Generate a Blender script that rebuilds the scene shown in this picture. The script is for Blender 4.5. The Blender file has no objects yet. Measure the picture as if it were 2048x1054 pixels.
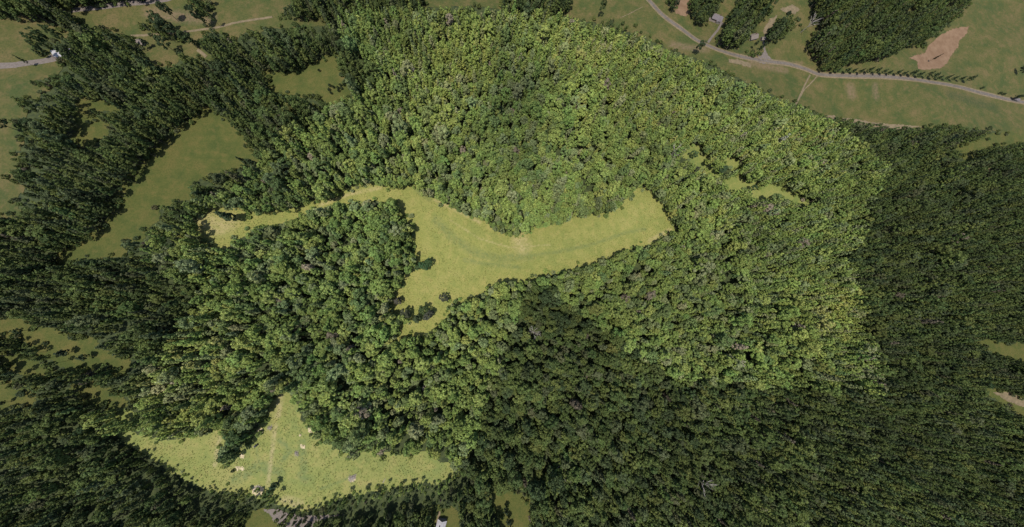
import bpy, math, random
import numpy as np
from mathutils import Vector, Quaternion

random.seed(7)
rng = np.random.default_rng(7)
S = bpy.context.scene
COL = S.collection

# ------------------------------------------------------------------ camera
H, F = 250.0, 500.0                       # flying height in metres, focal length in photo pixels
CX, CY = 1024.0, 527.0
NADIR = (980.0, 600.0)                    # pixel that looks straight down
cam_d = bpy.data.cameras.new('camera')
cam = bpy.data.objects.new('camera', cam_d)
COL.objects.link(cam)
cam_d.sensor_width = 36.0
cam_d.lens = 36.0 * F / 2048.0
cam_d.clip_start = 1.0
cam_d.clip_end = 20000.0
v = Vector(((NADIR[0] - CX) / F, -(NADIR[1] - CY) / F, -1.0)).normalized()
Q = v.rotation_difference(Vector((0, 0, -1)))
cam.rotation_mode = 'QUATERNION'
cam.rotation_quaternion = Q
cam.location = (0, 0, H)
S.camera = cam
RM = np.array(Q.to_matrix())

# ------------------------------------------------------------------ light
SUN_EL, SUN_AZ = 69.0, 217.0              # azimuth clockwise from +Y
world = bpy.data.worlds.new('World')
S.world = world
world.use_nodes = True
wn = world.node_tree
sky = wn.nodes.new('ShaderNodeTexSky')
sky.sky_type = 'NISHITA'
sky.sun_disc = False
sky.sun_elevation = math.radians(SUN_EL)
sky.sun_rotation = math.radians(SUN_AZ)
bg = wn.nodes['Background']
wn.links.new(sky.outputs[0], bg.inputs[0])
bg.inputs[1].default_value = 0.14
sun_d = bpy.data.lights.new('sun', 'SUN')
sun_d.energy = 4.6
sun_d.angle = math.radians(0.5)
sun_d.color = (1.0, 0.955, 0.88)
sun = bpy.data.objects.new('sun', sun_d)
COL.objects.link(sun)
az, el = math.radians(SUN_AZ), math.radians(SUN_EL)
sdir = Vector((math.sin(az) * math.cos(el), math.cos(az) * math.cos(el), math.sin(el)))
sun.rotation_mode = 'QUATERNION'
sun.rotation_quaternion = sdir.to_track_quat('Z', 'Y')
sun.location = sdir * 600
S.view_settings.view_transform = 'Standard'
S.view_settings.look = 'None'
S.view_settings.exposure = 0.42
S.view_settings.gamma = 1.0
S.view_settings.use_curve_mapping = False

# ------------------------------------------------------------------ relief and projection
def terr(x, y):
    x = np.asarray(x, float); y = np.asarray(y, float)
    z = 3.2 * np.sin(x / 62 + 0.6) * np.cos(y / 71 - 0.4) + 2.2 * np.sin((x + y) / 43 + 1.0) + 1.3 * np.cos((x - 1.6 * y) / 29)
    z = z + 12 * np.exp(-((x - 40) ** 2 + (y - 160) ** 2) / (2 * 90.0 ** 2)) - 4
    r = np.sqrt(x * x + y * y)
    far = np.clip((r - 1000) / 3000, 0, 1)
    return z + far * 60 * (np.sin(x / 700 + 1) * np.cos(y / 820) + 1)

def ground(px, py):
    """points of the ground seen at photo pixels"""
    px = np.asarray(px, float); py = np.asarray(py, float)
    d = np.stack([(px - CX) / F, -(py - CY) / F, -np.ones_like(px)], -1) @ RM.T
    z = np.zeros_like(px)
    for _ in range(14):
        t = (z - H) / d[..., 2]
        x = d[..., 0] * t; y = d[..., 1] * t
        z = terr(x, y)
    return x, y

def proj(x, y, z):
    p = np.stack([x, y, z - H], -1) @ RM
    return CX - F * p[..., 0] / p[..., 2], CY + F * p[..., 1] / p[..., 2]

def inpoly(px, py, poly):
    px = np.asarray(px, float); py = np.asarray(py, float)
    r = np.zeros(px.shape, bool)
    n = len(poly)
    for i in range(n):
        x1, y1 = poly[i]; x2, y2 = poly[(i + 1) % n]
        if y1 == y2: continue
        c = ((y1 > py) != (y2 > py)) & (px < (x2 - x1) * (py - y1) / (y2 - y1) + x1)
        r ^= c
    return r

def vnoise(x, y, s, seed=0):
    """smooth value noise 0..1"""
    x = np.asarray(x, float) / s + 137.3 * seed; y = np.asarray(y, float) / s + 71.7 * seed
    xi = np.floor(x); yi = np.floor(y); fx = x - xi; fy = y - yi
    fx = fx * fx * (3 - 2 * fx); fy = fy * fy * (3 - 2 * fy)
    def h(a, b):
        q = np.sin(a * 127.1 + b * 311.7 + seed * 17.0) * 43758.5453
        return q - np.floor(q)
    return (h(xi, yi) * (1 - fx) + h(xi + 1, yi) * fx) * (1 - fy) + (h(xi, yi + 1) * (1 - fx) + h(xi + 1, yi + 1) * fx) * fy

# ------------------------------------------------------------------ materials
def mat(name):
    m = bpy.data.materials.new(name); m.use_nodes = True
    return m, m.node_tree, m.node_tree.nodes['Principled BSDF']

def noise_node(t, scale, detail=4, rough=0.6, coord=None):
    n = t.nodes.new('ShaderNodeTexNoise'); n.inputs['Scale'].default_value = scale
    n.inputs['Detail'].default_value = detail; n.inputs['Roughness'].default_value = rough
    if coord: t.links.new(coord, n.inputs['Vector'])
    return n

def ramp(t, src, stops):
    r = t.nodes.new('ShaderNodeValToRGB')
    e = r.color_ramp.elements
    while len(e) < len(stops): e.new(0.5)
    for i, (p, c) in enumerate(stops):
        e[i].position = p; e[i].color = (*c, 1) if len(c) == 3 else c
    t.links.new(src, r.inputs[0])
    return r

def mix(t, f, a, b, mode='MIX'):
    n = t.nodes.new('ShaderNodeMix'); n.data_type = 'RGBA'; n.blend_type = mode
    for sock, val in ((n.inputs[0], f), (n.inputs[6], a), (n.inputs[7], b)):
        if isinstance(val, (int, float)): sock.default_value = val
        elif isinstance(val, tuple): sock.default_value = (*val, 1)
        else: t.links.new(val, sock)
    return n.outputs[2]

def coords(t):
    g = t.nodes.new('ShaderNodeNewGeometry')
    return g.outputs['Position']

def grass_mat(name, a, b, c, scale=1.0, wear=True, amount=0.5):
    m, t, p = mat(name)
    co = coords(t)
    n1 = noise_node(t, 0.035 * scale, 5, 0.65, co)
    n2 = noise_node(t, 0.55 * scale, 6, 0.75, co)
    n3 = noise_node(t, 0.16, 3, 0.6, co)
    base = ramp(t, n1.outputs[0], [(0.36, a), (0.5, b), (0.66, c)]).outputs[0]
    dark = tuple(v * 0.62 for v in a)
    f2 = ramp(t, n2.outputs[0], [(0.40, (1, 1, 1)), (0.56, (0, 0, 0))]).outputs[0]
    mm = t.nodes.new('ShaderNodeMath'); mm.operation = 'MULTIPLY'; mm.inputs[1].default_value = amount
    t.links.new(f2, mm.inputs[0])
    col = mix(t, mm.outputs[0], base, (dark[0] * 0.9, dark[1] * 1.12, dark[2]))
    f3 = ramp(t, n3.outputs[0], [(0.52, (0, 0, 0)), (0.72, (0.55, 0.55, 0.55))]).outputs[0]
    col = mix(t, f3, col, (c[0] * 1.12, c[1] * 1.04, c[2] * 1.1))
    if wear:
        for key, cc in (('worn_dark', (a[0] * 0.70, a[1] * 0.78, a[2] * 0.95)), ('worn_pale', (c[0] * 1.28, c[1] * 1.16, c[2] * 1.7))):
            at = t.nodes.new('ShaderNodeAttribute'); at.attribute_name = key
            nn = noise_node(t, 0.35, 5, 0.7, co)
            k = t.nodes.new('ShaderNodeMath'); k.operation = 'MULTIPLY'
            t.links.new(at.outputs['Fac'], k.inputs[0])
            rr = ramp(t, nn.outputs[0], [(0.35, (0.15, 0.15, 0.15)), (0.6, (1, 1, 1))])
            t.links.new(rr.outputs[0], k.inputs[1])
            col = mix(t, k.outputs[0], col, cc)
    t.links.new(col, p.inputs['Base Color'])
    p.inputs['Roughness'].default_value = 0.95
    p.inputs['Specular IOR Level'].default_value = 0.1
    bp = t.nodes.new('ShaderNodeBump'); bp.inputs['Strength'].default_value = 0.6; bp.inputs['Distance'].default_value = 0.5
    nb = noise_node(t, 1.4, 4, 0.7, co)
    t.links.new(nb.outputs[0], bp.inputs['Height']); t.links.new(bp.outputs[0], p.inputs['Normal'])
    return m

def two_tone(name, a, b, scale, rough=0.9, detail=5, lo=0.4, hi=0.62):
    m, t, p = mat(name)
    n = noise_node(t, scale, detail, 0.7, coords(t))
    t.links.new(ramp(t, n.outputs[0], [(lo, a), (hi, b)]).outputs[0], p.inputs['Base Color'])
    p.inputs['Roughness'].default_value = rough
    p.inputs['Specular IOR Level'].default_value = 0.2
    bp = t.nodes.new('ShaderNodeBump'); bp.inputs['Strength'].default_value = 0.4; bp.inputs['Distance'].default_value = 0.1
    t.links.new(n.outputs[0], bp.inputs['Height']); t.links.new(bp.outputs[0], p.inputs['Normal'])
    return m

M_HAY = grass_mat('hay_meadow_grass', (0.146, 0.153, 0.042), (0.174, 0.170, 0.047), (0.202, 0.184, 0.058), scale=1.9, amount=0.6)
M_LOW = grass_mat('rough_meadow_grass', (0.130, 0.148, 0.046), (0.160, 0.166, 0.049), (0.195, 0.180, 0.062), scale=1.6, amount=0.45)
M_GLADE = grass_mat('glade_grass', (0.105, 0.128, 0.036), (0.135, 0.148, 0.040), (0.168, 0.165, 0.050), scale=2.0, amount=0.5)
M_PAS = grass_mat('dimmed_pasture_grass', (0.046, 0.057, 0.015), (0.064, 0.068, 0.018), (0.083, 0.074, 0.022), scale=1.6, amount=0.5)  # dimming outside the tract is painted into this grass colour
M_PAS2 = grass_mat('dimmed_brown_pasture_grass', (0.044, 0.056, 0.017), (0.068, 0.066, 0.021), (0.100, 0.077, 0.032), scale=1.2, amount=0.55)  # browner pasture, same dimming put into its colour
M_FLOOR = two_tone('leaf_litter', (0.020, 0.028, 0.010), (0.042, 0.052, 0.016), 0.25)
M_ROAD = two_tone('worn_road_surface', (0.078, 0.065, 0.053), (0.112, 0.094, 0.077), 0.25)
M_GRAVEL = two_tone('grey_gravel', (0.095, 0.078, 0.066), (0.130, 0.108, 0.092), 0.6)
M_DIRT = two_tone('tan_dirt', (0.100, 0.078, 0.044), (0.145, 0.110, 0.065), 0.3)
M_CLAY = two_tone('red_clay', (0.120, 0.072, 0.040), (0.155, 0.098, 0.058), 0.10)
M_SAND = two_tone('pale_soil', (0.26, 0.22, 0.12), (0.42, 0.34, 0.22), 0.5)
M_BARK = two_tone('bark', (0.045, 0.036, 0.028), (0.10, 0.082, 0.065), 2.0)
M_DEAD = two_tone('bleached_wood', (0.17, 0.145, 0.125), (0.30, 0.265, 0.24), 2.0)
M_ROOFG = two_tone('grey_shingles', (0.085, 0.073, 0.076), (0.125, 0.11, 0.115), 1.5)
M_ROOFT = two_tone('tan_shingles', (0.11, 0.09, 0.075), (0.15, 0.125, 0.105), 1.5)
M_ROOFW = two_tone('pale_metal_roof', (0.22, 0.21, 0.21), (0.29, 0.28, 0.285), 0.5, rough=0.45)
M_WALL = two_tone('siding', (0.16, 0.14, 0.12), (0.20, 0.18, 0.15), 0.8)
M_GLASS = two_tone('window_glass', (0.02, 0.025, 0.03), (0.04, 0.045, 0.05), 1.0, rough=0.1)
M_DOOR = two_tone('painted_door', (0.10, 0.05, 0.035), (0.13, 0.07, 0.05), 1.0)
M_BLACK = two_tone('black_paint', (0.012, 0.012, 0.013), (0.02, 0.02, 0.022), 1.0, rough=0.4)
M_WHITE = two_tone('white_paint', (0.55, 0.55, 0.53), (0.65, 0.65, 0.62), 1.0, rough=0.5)

def leaf_material():
    m, t, p = mat('foliage')
    at = t.nodes.new('ShaderNodeAttribute'); at.attribute_type = 'INSTANCER'; at.attribute_name = 'leaf_color'
    g = t.nodes.new('ShaderNodeNewGeometry')
    hsv = t.nodes.new('ShaderNodeHueSaturation')
    mr = t.nodes.new('ShaderNodeMapRange'); mr.inputs[3].default_value = 0.5; mr.inputs[4].default_value = 1.55
    t.links.new(g.outputs['Random Per Island'], mr.inputs[0])
    t.links.new(mr.outputs[0], hsv.inputs['Value'])
    mh = t.nodes.new('ShaderNodeMath'); mh.operation = 'MULTIPLY'; mh.inputs[1].default_value = 7.31
    t.links.new(g.outputs['Random Per Island'], mh.inputs[0])
    fr = t.nodes.new('ShaderNodeMath'); fr.operation = 'FRACT'; t.links.new(mh.outputs[0], fr.inputs[0])
    mh2 = t.nodes.new('ShaderNodeMapRange'); mh2.inputs[3].default_value = 0.485; mh2.inputs[4].default_value = 0.515
    t.links.new(fr.outputs[0], mh2.inputs[0]); t.links.new(mh2.outputs[0], hsv.inputs['Hue'])
    t.links.new(at.outputs['Color'], hsv.inputs['Color'])
    t.links.new(hsv.outputs[0], p.inputs['Base Color'])
    p.inputs['Roughness'].default_value = 0.75
    p.inputs['Specular IOR Level'].default_value = 0.15
    tr = t.nodes.new('ShaderNodeBsdfTranslucent'); t.links.new(hsv.outputs[0], tr.inputs['Color'])
    ms = t.nodes.new('ShaderNodeMixShader'); ms.inputs[0].default_value = 0.32
    t.links.new(p.outputs[0], ms.inputs[1]); t.links.new(tr.outputs[0], ms.inputs[2])
    t.links.new(ms.outputs[0], t.nodes['Material Output'].inputs[0])
    return m
M_LEAF = leaf_material()

# ------------------------------------------------------------------ mesh helpers
def mesh_np(name, verts, faces, m, smooth=False):
    me = bpy.data.meshes.new(name)
    verts = np.asarray(verts, np.float32); faces = np.asarray(faces, np.int32)
    k = faces.shape[1]
    me.vertices.add(len(verts)); me.vertices.foreach_set('co', verts.ravel())
    me.loops.add(faces.size); me.loops.foreach_set('vertex_index', faces.ravel())
    me.polygons.add(len(faces)); me.polygons.foreach_set('loop_start', np.arange(len(faces), dtype=np.int32) * k)
    me.update(calc_edges=True); me.validate()
    if m: me.materials.append(m)
    if smooth: me.polygons.foreach_set('use_smooth', np.ones(len(me.polygons), bool))
    return me

def link(name, data, parent=None, label=None, cat=None, group=None, kind=None, loc=None):
    o = bpy.data.objects.new(name, data); COL.objects.link(o)
    if parent: o.parent = parent
    if loc is not None: o.location = loc
    tag(o, label, cat, group, kind)
    return o

def tag(o, label=None, cat=None, group=None, kind=None):
    if label: o['label'] = label
    if cat: o['category'] = cat
    if group: o['group'] = group
    if kind: o['kind'] = kind

class MB:
    def __init__(s): s.v = []; s.f = []
    def box(s, c, size, rz=0.0):
        n = len(s.v); cx, cy, cz = c; a, b, h = (q / 2 for q in size); co, si = math.cos(rz), math.sin(rz)
        for dz in (-h, h):
            for dx, dy in ((-a, -b), (a, -b), (a, b), (-a, b)):
                s.v.append((cx + dx * co - dy * si, cy + dx * si + dy * co, cz + dz))
        for q in ((0, 3, 2, 1), (4, 5, 6, 7), (0, 1, 5, 4), (1, 2, 6, 5), (2, 3, 7, 6), (3, 0, 4, 7)): s.f.append(tuple(n + i for i in q))
        return s
    def tube(s, pts, rads, k=6):
        n0 = len(s.v)
        for i, p in enumerate(pts):
            p = Vector(p)
            d = (Vector(pts[min(i + 1, len(pts) - 1)]) - Vector(pts[max(i - 1, 0)])).normalized()
            u = d.orthogonal().normalized(); w = d.cross(u)
            for j in range(k):
                a = 2 * math.pi * j / k
                s.v.append(tuple(p + (u * math.cos(a) + w * math.sin(a)) * rads[i]))
        for i in range(len(pts) - 1):
            for j in range(k):
                a = n0 + i * k + j; b = n0 + i * k + (j + 1) % k
                s.f.append((a, b, b + k, a + k))
        s.f.append(tuple(n0 + (len(pts) - 1) * k + j for j in range(k)))
        s.f.append(tuple(n0 + j for j in reversed(range(k))))
        return s
    def mesh(s, name, m):
        me = bpy.data.meshes.new(name); me.from_pydata([tuple(v) for v in s.v], [], s.f); me.update()
        me.materials.append(m); return me

# ------------------------------------------------------------------ ground
ax = np.concatenate([-np.geomspace(9000, 1320, 14), np.arange(-1300, 1301, 6.5), np.geomspace(1320, 9000, 14)])
ay = np.concatenate([-np.geomspace(9000, 920, 14), np.arange(-900, 1001, 6.5), np.geomspace(1020, 9000, 14)])
GX, GY = np.meshgrid(ax, ay)
GZ = terr(GX, GY)
nx = len(ax)
idx = np.arange(len(ay) * nx).reshape(len(ay), nx)
gf = np.stack([idx[:-1, :-1], idx[:-1, 1:], idx[1:, 1:], idx[1:, :-1]], -1).reshape(-1, 4)
link('ground', mesh_np('ground', np.stack([GX, GY, GZ], -1).reshape(-1, 3), gf, M_FLOOR, True), kind='structure')

# outline of the tract; woods outside have dimming painted into leaf colours (photo pixels)
TRACT = [(688, 27), (950, 20), (1100, 31), (1297, 82), (1612, 218), (1768, 332), (1697, 515), (1764, 781), (1348, 762), (1065, 555),
         (920, 948), (880, 982), (612, 1018), (415, 983), (137, 813), (262, 823), (409, 573), (276, 504), (764, 143), (657, 64)]

FIELDS = {
 'hay_meadow': (M_HAY, [(396,444),(405,425),(430,415),(470,420),(500,431),(545,429),(600,420),(625,407),(660,400),(690,385),(720,372),(750,368),(780,376),(800,381),(815,373),(832,378),(845,391),(872,398),(912,424),(969,439),(979,461),(1012,474),(1035,476),(1052,467),(1078,457),(1110,452),(1142,449),(1145,436),(1180,432),(1215,428),(1245,412),(1262,392),(1281,375),(1300,385),(1320,402),(1334,428),(1350,459),(1330,471),(1300,486),(1262,494),(1220,512),(1180,526),(1150,532),(1120,542),(1080,552),(1060,558),(1024,560),(979,566),(955,590),(902,606),(892,631),(880,645),(865,656),(830,668),(799,678),(797,660),(812,648),(832,636),(815,628),(775,622),(788,605),(789,588),(805,564),(822,543),(838,531),(837,518),(825,498),(829,468),(829,444),(805,428),(804,411),(790,402),(748,397),(700,402),(655,406),(615,422),(590,431),(565,440),(540,447),(518,450),(495,459),(485,470),(462,482),(450,492),(435,496),(420,487),(405,472)]),
 'lower_meadow': (M_LOW, [(236,862),(262,872),(330,886),(370,882),(410,868),(440,860),(448,868),(442,898),(430,925),(450,933),(480,912),(505,880),(528,845),(545,812),(560,786),(568,786),(580,800),(592,822),(600,850),(622,859),(626,882),(656,892),(679,912),(712,909),(762,910),(813,916),(846,909),(873,929),(904,932),(905,944),(879,960),(829,960),(796,967),(719,980),(679,990),(612,1014),(559,1006),(556,985),(520,990),(495,980),(455,975),(415,972),(385,957),(340,930),(300,905),(262,882)]),
 'glade': (M_GLADE, [(1384,290),(1400,292),(1405,312),(1421,314),(1400,322),(1411,330),(1423,340),(1438,354),(1420,345),(1391,343),(1393,330),(1369,312)]),
 'glade.001': (M_GLADE, [(1450,364),(1481,354),(1492,366),(1514,366),(1520,376),(1545,369),(1557,371),(1574,382),(1600,392),(1612,408),(1590,402),(1570,392),(1548,388),(1524,398),(1506,392),(1516,382),(1487,378),(1464,376)]),
 'glade.002': (M_GLADE, [(1440,320),(1474,317),(1482,330),(1470,340),(1452,330)]),
 'glade.003': (M_GLADE, [(228,824),(262,824),(258,838),(243,840)]),
 'wide_pasture': (M_PAS, [(415,213),(445,235),(475,265),(500,300),(512,322),(480,330),(455,340),(400,355),(370,370),(385,395),(350,400),(320,415),(310,425),(320,435),(290,455),(285,480),(245,480),(250,505),(215,512),(165,512),(145,525),(120,525),(122,505),(170,482),(210,450),(240,410),(245,385),(262,360),(290,320),(320,290),(350,262),(385,240)]),
 'small_pasture': (M_PAS, [(529,143),(592,143),(645,120),(660,108),(675,107),(675,133),(692,167),(699,183),(680,200),(662,207),(635,190),(589,190),(545,183)]),
 'strip_pasture': (M_PAS, [(160,200),(187,197),(213,207),(240,222),(180,213),(167,223),(207,247),(213,267),(187,283),(160,297),(150,277),(157,257),(157,230)]),
 'left_pasture': (M_PAS2, [(-300,20),(95,40),(105,55),(130,62),(120,85),(75,80),(60,98),(108,108),(130,120),(118,148),(60,162),(95,178),(70,195),(20,195),(45,215),(52,232),(10,240),(50,262),(45,280),(30,300),(38,330),(15,345),(45,380),(28,400),(42,432),(-300,440)]),
 'top_pasture': (M_PAS2, [(130,22),(160,16),(300,4),(360,-70),(570,-70),(578,5),(560,28),(545,38),(640,37),(652,44),(600,54),(540,52),(520,60),(490,60),(470,75),(440,62),(400,72),(400,100),(425,118),(385,112),(360,102),(345,132),(310,128),(290,110),(275,75),(230,60),(165,48)]),
 'long_pasture': (M_PAS2, [(850,14),(860,-80),(1290,-80),(1900,-80),(2400,-80),(2400,268),(2048,268),(1990,262),(1940,255),(1880,250),(1845,257),(1760,248),(1690,237),(1650,231),(1610,213),(1560,195),(1500,165),(1440,135),(1370,108),(1300,78),(1230,55),(1190,42),(1100,24),(950,12)]),
 'far_right_glade': (M_PAS, [(1910,292),(1945,285),(1985,270),(2048,262),(2400,262),(2400,280),(2048,284),(1985,296),(1945,302),(1950,315),(1930,318)]),
 'lower_right_glade': (M_PAS, [(1960,680),(2048,688),(2400,720),(2400,760),(2048,722),(1995,707)]),
 'lower_right_glade.001': (M_PAS, [(1975,782),(2010,782),(2048,795),(2300,870),(2300,920),(2048,832),(1998,800)]),
 'scrubby_pasture': (M_PAS, [(-200,636),(8,636),(50,644),(100,661),(133,671),(187,678),(193,700),(218,712),(254,722),(250,745),(236,752),(227,728),(200,722),(185,735),(140,738),(110,715),(75,700),(60,680),(30,672),(-200,668)]),
 'scrubby_pasture.001': (M_PAS, [(8,700),(30,705),(60,725),(105,740),(88,752),(60,748),(30,740),(12,720)]),
 'scrubby_pasture.002': (M_PAS, [(147,769),(187,770),(200,780),(235,790),(250,808),(240,822),(205,810),(175,800),(160,784)]),
 'scrubby_pasture.003': (M_PAS, [(-200,760),(0,768),(27,770),(45,785),(68,800),(33,814),(0,824),(-200,850)]),
 'roadside_grass': (M_PAS, [(480,1054),(500,1030),(530,1022),(552,1035),(560,1120),(470,1120)]),
 'house_clearing': (M_PAS, [(870,1015),(882,1022),(905,1020),(918,1035),(922,1120),(860,1120),(868,1054)]),
 'square_clearing': (M_PAS, [(985,985),(1020,985),(1056,1000),(1058,1054),(1062,1120),(1015,1120),(1005,1040),(985,1010)]),
}
for _k in ('glade', 'glade.001', 'glade.002'):
    _m, _p = FIELDS[_k]; _c = np.mean(_p, 0)
    FIELDS[_k] = (_m, [tuple(_c + (np.array(q) - _c) * 1.07) for q in _p])
WOODS = [  # woodlots standing inside the pastures, outlines of the crowns as seen
 [(1630,-80),(1995,-80),(1945,0),(1925,28),(1880,62),(1845,92),(1800,98),(1790,112),(1722,125),(1690,132),(1662,148),(1640,142),(1626,112),(1612,92),(1636,62),(1625,40)],
 [(1375,22),(1385,-10),(1400,-80),(1470,-80),(1445,8),(1430,30),(1412,48),(1392,52),(1385,40)],
 [(1335,-5),(1342,-60),(1362,-60),(1350,20),(1335,26)],
 [(1452,35),(1478,0),(1510,-80),(1570,-80),(1548,18),(1508,58),(1485,92),(1460,96),(1432,90),(1448,55)],
 [(1526,78),(1550,42),(1585,30),(1602,45),(1572,74),(1545,86)],
 [(1010,-60),(1155,-60),(1150,5),(1130,28),(1000,16)],
 [(1190,42),(1215,38),(1262,50),(1300,72),(1290,84),(1230,66)],
 [(270,48),(300,40),(345,60),(372,82),(366,80),(330,78),(285,66)],
 [(378,-10),(400,-60),(425,-60),(420,20),(412,58),(395,40)],
 [(395,62),(420,55),(442,70),(440,95),(415,90)],
 [(1500,118),(1496,104),(1510,98),(1520,108)],
]

def in_field(px, py):
    r = np.zeros(np.shape(px), bool)
    for _, poly in FIELDS.values(): r |= inpoly(px, py, poly)
    for w in WOODS: r &= ~inpoly(px, py, w)
    return r

def seg_dist(x, y, pts):
    d = np.full(np.shape(x), 1e9)
    for (x1, y1), (x2, y2) in zip(pts[:-1], pts[1:]):
        L = (x2 - x1) ** 2 + (y2 - y1) ** 2
        t = np.clip(((x - x1) * (x2 - x1) + (y - y1) * (y2 - y1)) / L, 0, 1)
        d = np.minimum(d, np.hypot(x - x1 - t * (x2 - x1), y - y1 - t * (y2 - y1)))
    return d

def to_world(poly):
    x, y = ground([p[0] for p in poly], [p[1] for p in poly])
    return list(zip(x, y))

# wear in the grass: wheel tracks, mown lines and dry spots (pixel lines, half width in m)
DARK = [([(872,440),(905,475),(950,505),(1000,518),(1060,512)], 5.0), ([(1060,512),(1110,505),(1180,490),(1250,466),(1290,458)], 2.2), ([(930,520),(985,530),(1040,535)], 2.5),
        ([(604,885),(607,912),(608,940)], 3.5), ([(560,880),(580,900),(562,925)], 3.0), ([(512,895),(518,920),(524,945)], 1.0), ([(470,960),(520,930),(560,945)], 5.0), ([(600,950),(612,960)], 3.0),
        ([(1380,72),(1500,112)], 2.0), ([(640,978),(700,955)], 1.0), ([(1900,190),(1990,215)], 8), ([(830,378),(860,400)], 2.5)]
PALE = [([(900,440),(960,478),(1020,495),(1100,490)], .6), ([(1040,480),(1046,492)], 9.0), ([(410,440),(440,455),(455,445)], 10.0), ([(552,850),(545,900),(540,940),(536,970)], 2.0), ([(440,870),(430,930)], 2.0), ([(562,790),(556,830)], 3.0),
        ([(570,1000),(600,1008)], 4.0), ([(690,150),(692,152)], 6), ([(1515,118),(1600,128)], 3), ([(1700,175),(1703,190)], 7), ([(1750,170),(1752,195)], 4),
        ([(300,25),(370,35),(420,38)], 8), ([(1345,90),(1410,100)], 6), ([(1500,125),(1570,140)], 6.0), ([(640,410),(700,388),(760,376)], 2.0), ([(870,400),(960,445)], 2.0), ([(1340,460),(1300,482)], 3)]
DARK = [(to_world(a), w) for a, w in DARK]; PALE = [(to_world(a), w) for a, w in PALE]

def sheet(name, material, poly, cell, lift, ragged, grow=0.0, label=None):
    """ground cover that follows the relief, with a ragged natural edge"""
    wp = to_world(poly)
    xs = [p[0] for p in wp]; ys = [p[1] for p in wp]
    x0, x1 = min(xs) - 6, max(xs) + 6; y0, y1 = min(ys) - 6, max(ys) + 6
    X, Y = np.meshgrid(np.arange(x0, x1, cell), np.arange(y0, y1, cell))
    CXc = X[:-1, :-1] + cell / 2; CYc = Y[:-1, :-1] + cell / 2
    ox = (vnoise(CXc, CYc, 4.0, 3) - 0.5) * 2 * ragged + (vnoise(CXc, CYc, 1.6, 8) - 0.5) * ragged
    oy = (vnoise(CXc, CYc, 4.0, 5) - 0.5) * 2 * ragged + (vnoise(CXc, CYc, 1.6, 9) - 0.5) * ragged
    keep = inpoly(CXc + ox, CYc + oy, wp)
    if grow:
        for a in range(6):
            keep |= inpoly(CXc + ox + grow * math.cos(a * 1.047), CYc + oy + grow * math.sin(a * 1.047), wp)
    n = X.shape[1]
    ids = np.arange(X.size).reshape(X.shape)
    f = np.stack([ids[:-1, :-1], ids[:-1, 1:], ids[1:, 1:], ids[1:, :-1]], -1)[keep]
    used, inv = np.unique(f.ravel(), return_inverse=True)
    jx = X.ravel()[used] + (rng.random(len(used)) - 0.5) * cell * 0.5
    jy = Y.ravel()[used] + (rng.random(len(used)) - 0.5) * cell * 0.5
    z = terr(jx, jy) + lift
    me = mesh_np(name, np.stack([jx, jy, z], -1), inv.reshape(-1, 4), material, True)
    for key, lst in (('worn_dark', DARK), ('worn_pale', PALE)):
        val = np.zeros(len(used), np.float32)
        for pts, w in lst: val = np.maximum(val, np.clip(1.25 - seg_dist(jx, jy, pts) / w, 0, 0.85))
        a = me.attributes.new(key, 'FLOAT', 'POINT'); a.data.foreach_set('value', val)
    o = link(name, me, kind='structure', label=label)
    return o

for nm, (m, poly) in FIELDS.items():
    if nm in ('long_pasture', 'left_pasture'): sheet(nm, m, poly, 3.0, 0.16, 1.2, 2.0)
    else: sheet(nm, m, poly, 1.3, 0.16, 1.2, 3.0)

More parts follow.
